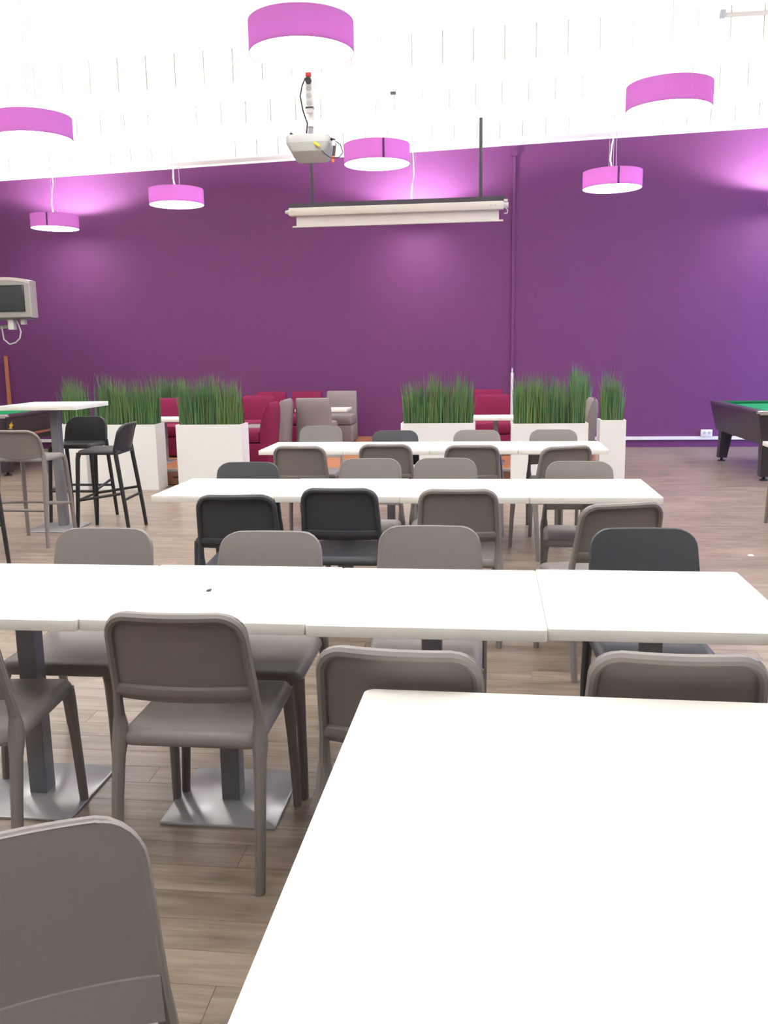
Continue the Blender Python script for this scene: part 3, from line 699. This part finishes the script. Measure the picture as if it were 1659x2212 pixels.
# ------------------------------------------------------------------ pool tables
def pool_table(lab, x0, y0, w_=1.22, l_=2.18, star=False):
    t = thing('pool_table', lab, 'pool table', (x0+w_/2, y0+l_/2, 0), 0, 'pool tables along the wall')
    a, b = w_/2, l_/2
    i = .07
    zb, zt = .40, .765
    MB().hexa([(-a+i,-b+i,zb+.02),(a-i,-b+i,zb+.02),(a-i,b-i,zb+.02),(-a+i,b-i,zb+.02)], [(-a,-b,zt),(a,-b,zt),(a,b,zt),(-a,b,zt)]).build('cabinet', M_CAB, t, smooth=False)
    for n_, (xa, xb, ya, yb) in enumerate(((-a-.01, -a+.10, -b-.01, b+.01), (a-.10, a+.01, -b-.01, b+.01), (-a+.10, a-.10, -b-.01, -b+.10), (-a+.10, a-.10, b-.10, b+.01))):
        MB().slab(xa, xb, ya, yb, zt, zt+.04, rc=.012, re=.008).build('rail', M_CABR, t)
    for xa, xb, ya, yb in ((-a+.10, -a+.145, -b+.16, b-.16), (a-.145, a-.10, -b+.16, b-.16), (-a+.16, a-.16, -b+.10, -b+.145), (-a+.16, a-.16, b-.145, b-.10)):
        MB().slab(xa, xb, ya, yb, zt+.005, zt+.036, rc=.008, re=.006).build('cushion', M_FELTD, t)
    MB().box(-a+.10, a-.10, -b+.10, b-.10, zt-.004, zt+.004).build('felt', M_FELT, t, smooth=False)
    for sx in (-1, 1):
        MB().slab(min(sx*(a-.11), sx*(a+.016)), max(sx*(a-.11), sx*(a+.016)), -b-.016, -b+.05, zt+.012, zt+.045, rc=.012, re=.006).build('corner_cap', M_CHROME, t)
        for sy in (-1, 1):
            MB().tube([(sx*(a-.13), sy*(b-.13), zt+.003), (sx*(a-.13), sy*(b-.13), zt+.006)], .045, 16).build('pocket', M_DARK, t)
            cx, cy = sx*(a-.17), sy*(b-.20); k = .075; kk = .055
            lo = [(cx+sx*.03-kk, cy+sy*.04-kk, .05), (cx+sx*.03+kk, cy+sy*.04-kk, .05), (cx+sx*.03+kk, cy+sy*.04+kk, .05), (cx+sx*.03-kk, cy+sy*.04+kk, .05)]
            hi = [(cx-k, cy-k, zb+.03), (cx+k, cy-k, zb+.03), (cx+k, cy+k, zb+.03), (cx-k, cy+k, zb+.03)]
            lg = MB().hexa(lo, hi).build('leg', M_CAB, t, smooth=False)
            MB().lathe([(.05, 0), (.045, .015), (.02, .022), (.014, .052)], 14, cx+sx*.03, cy+sy*.04).build('foot', M_DARK, lg)
    MB().box(-a+.012, a-.012, -b-.012, -b-.003, zt-.002, zt+.012).build('trim_strip', M_CHROME, t, smooth=False)
    d = lambda z: -b+i*(zt-z)/(zt-zb-.02)
    for x in (-a+.14, 0):
        MB().hexa([(x-.012+.03, d(.45)-.006, .45), (x+.012+.03, d(.45)-.006, .45), (x+.012+.03, d(.45)+.01, .45), (x-.012+.03, d(.45)+.01, .45)],
                  [(x-.012, d(.74)-.006, .74), (x+.012, d(.74)-.006, .74), (x+.012, d(.74)+.01, .74), (x-.012, d(.74)+.01, .74)]).build('metal_strip', M_CHROME, t, smooth=False)
    if star:
        pts = []; cy, cz = -b+.12, .655
        for k in range(10):
            r = .055 if k % 2 == 0 else .03; an = math.pi*k/5+.2
            z = cz+r*math.sin(an); pts.append((a-i*(zt-z)/(zt-zb-.02)+.002, cy+r*math.cos(an), z))
        mb = MB(); mb.add(pts+[(p[0]+.003, p[1], p[2]) for p in pts], [tuple(range(9, -1, -1)), tuple(range(10, 20))]+[(q, (q+1) % 10, (q+1) % 10+10, q+10) for q in range(10)])
        mb.build('emblem', M_STAR, t, smooth=False)
        MB().slab(a-.04, a+.0, -b+.5, b-.3, .50, .53, rc=.004, re=.002).build('ball_tray', M_BROWN, t)
    return t
pool_table('black pool table with green felt beside the bare purple wall at the right', 3.04, 10.36)
pool_table('black pool table with a yellow emblem behind the high table at the left', -7.30, 10.72, star=True)

# ------------------------------------------------------------------ television on a wall arm, timber, scraps
tv = thing('television', 'grey tube television on a bracket at the left frame edge', 'television', (-6.64, 12.15, 2.08))
rs = []
for y, sx, z0_, z1_ in ((-.20, .355, .0, .47), (-.185, .37, -.012, .485), (-.05, .37, -.012, .49), (.02, .35, .0, .47), (.22, .22, .05, .36), (.26, .2, .06, .34)):
    row = []
    for k in range(9): u = lerp(sx, -sx, k/8); row.append((u, y, z1_+.05*(1-(u/sx)**2)))
    row += [(-sx, y, z0_), (sx, y, z0_)]
    rs.append(row)
MB().rings(rs).build('casing', M_TVG, tv, ang=30)
MB().slab(-.285, .285, -.206, -.198, .075, .43, rc=.02, re=.002).build('screen', M_GLASS, tv)
rt = []
for y in (-.203, .0):
    row = [(lerp(.36, -.36, k/8), y, .478+.052*(1-(lerp(.36, -.36, k/8)/.36)**2)) for k in range(9)]
    rt.append([(p[0], p[1], p[2]+.012) for p in row]+[(p[0], p[1], p[2]-.028) for p in row[::-1]])
MB().rings(rt).build('top_shell', M_TVT, tv, ang=30)
br = MB().box(-.25, .22, -.12, .15, -.03, -.013).build('bracket_tray', M_TVG, tv, smooth=False)
MB().tube([(-.1, .02, -.03), (-.1, .02, -.12), (-.9, .02, -.16), (-1.76, .02, -.16)], .03, 10).build('bracket_arm', M_TVG, tv)
MB().slab(.14, .20, -.10, -.02, -.10, -.03, rc=.006, re=.004).build('scart_plug', M_TVT, tv)
MB().slab(-.04, .04, -.12, -.02, -.17, -.03, rc=.006, re=.004).build('power_adapter', M_PVC, tv)
MB().tube([(.07, -.08, -.03), (.10, -.08, -.10), (.125, -.08, -.20), (.10, -.08, -.29), (.03, -.08, -.35), (-.06, -.08, -.37), (-.15, -.06, -.30), (-.2, 0, -.12)], .011, 8).build('cable', M_GREYP, tv)
tb = MB().hexa([(-.03,-.02,0),(.03,-.02,0),(.03,.02,0),(-.03,.02,0)], [(-.085,.10,1.55),(-.035,.10,1.55),(-.035,.13,1.55),(-.085,.13,1.55)]).build('timber_post', M_STICK, smooth=False)
tb.location = (-7.86, 13.99, 0); tag(tb, 'narrow orange timber leaning on the purple wall at the left frame edge', 'timber')
sc = MB().hexa([(-.006,-.012,0),(.008,-.01,0),(.006,.012,0),(-.008,.008,0)], [(-.005,-.010,.004),(.006,-.008,.003),(.005,.010,.005),(-.006,.007,.004)]).build('paper_scrap', M_DGREY, smooth=False)
sc.location = (-.92, 2.79, .75); tag(sc, 'tiny dark speck lying on the white table of the nearest row', 'scrap')
s2 = MB().hexa([(-.018,-.02,0),(.02,-.018,0),(.018,.02,0),(-.02,.016,0)], [(-.014,-.015,.006),(.015,-.014,.004),(.014,.015,.007),(-.015,.012,.005)]).build('paper_scrap', M_PAPER, smooth=False)
s2.location = (1.96, 6.67, 0); tag(s2, 'small white paper scrap lying on the floor right of the middle row', 'scrap')
cf = thing('ceiling_sensor', 'small dark sensor on the ceiling panels above the screen', 'sensor', (-1.19, 11.955, zc(-1.19)+.24))
MB().slab(-.035, .035, -.03, .014, -.015, .015, rc=.006, re=.003).build('housing', M_DGREY, cf)
MB().tube([(.01, .0, -.015), (.02, .0, -.22)], .004, 6).build('cable', M_NOSE, cf)
cl = thing('ceiling_bracket', 'grey rail end on the ceiling panels in the upper right corner', 'bracket', (2.42, 10.19, zc(2.4)+.36-.09))
MB().slab(0, 1.2, -.02, .02, -.02, .01, rc=.004, re=.002).build('rail', M_NOSE, cl)
MB().slab(-.05, .0, -.03, .03, -.03, .04, rc=.008, re=.004).build('end_piece', M_POST, cl)
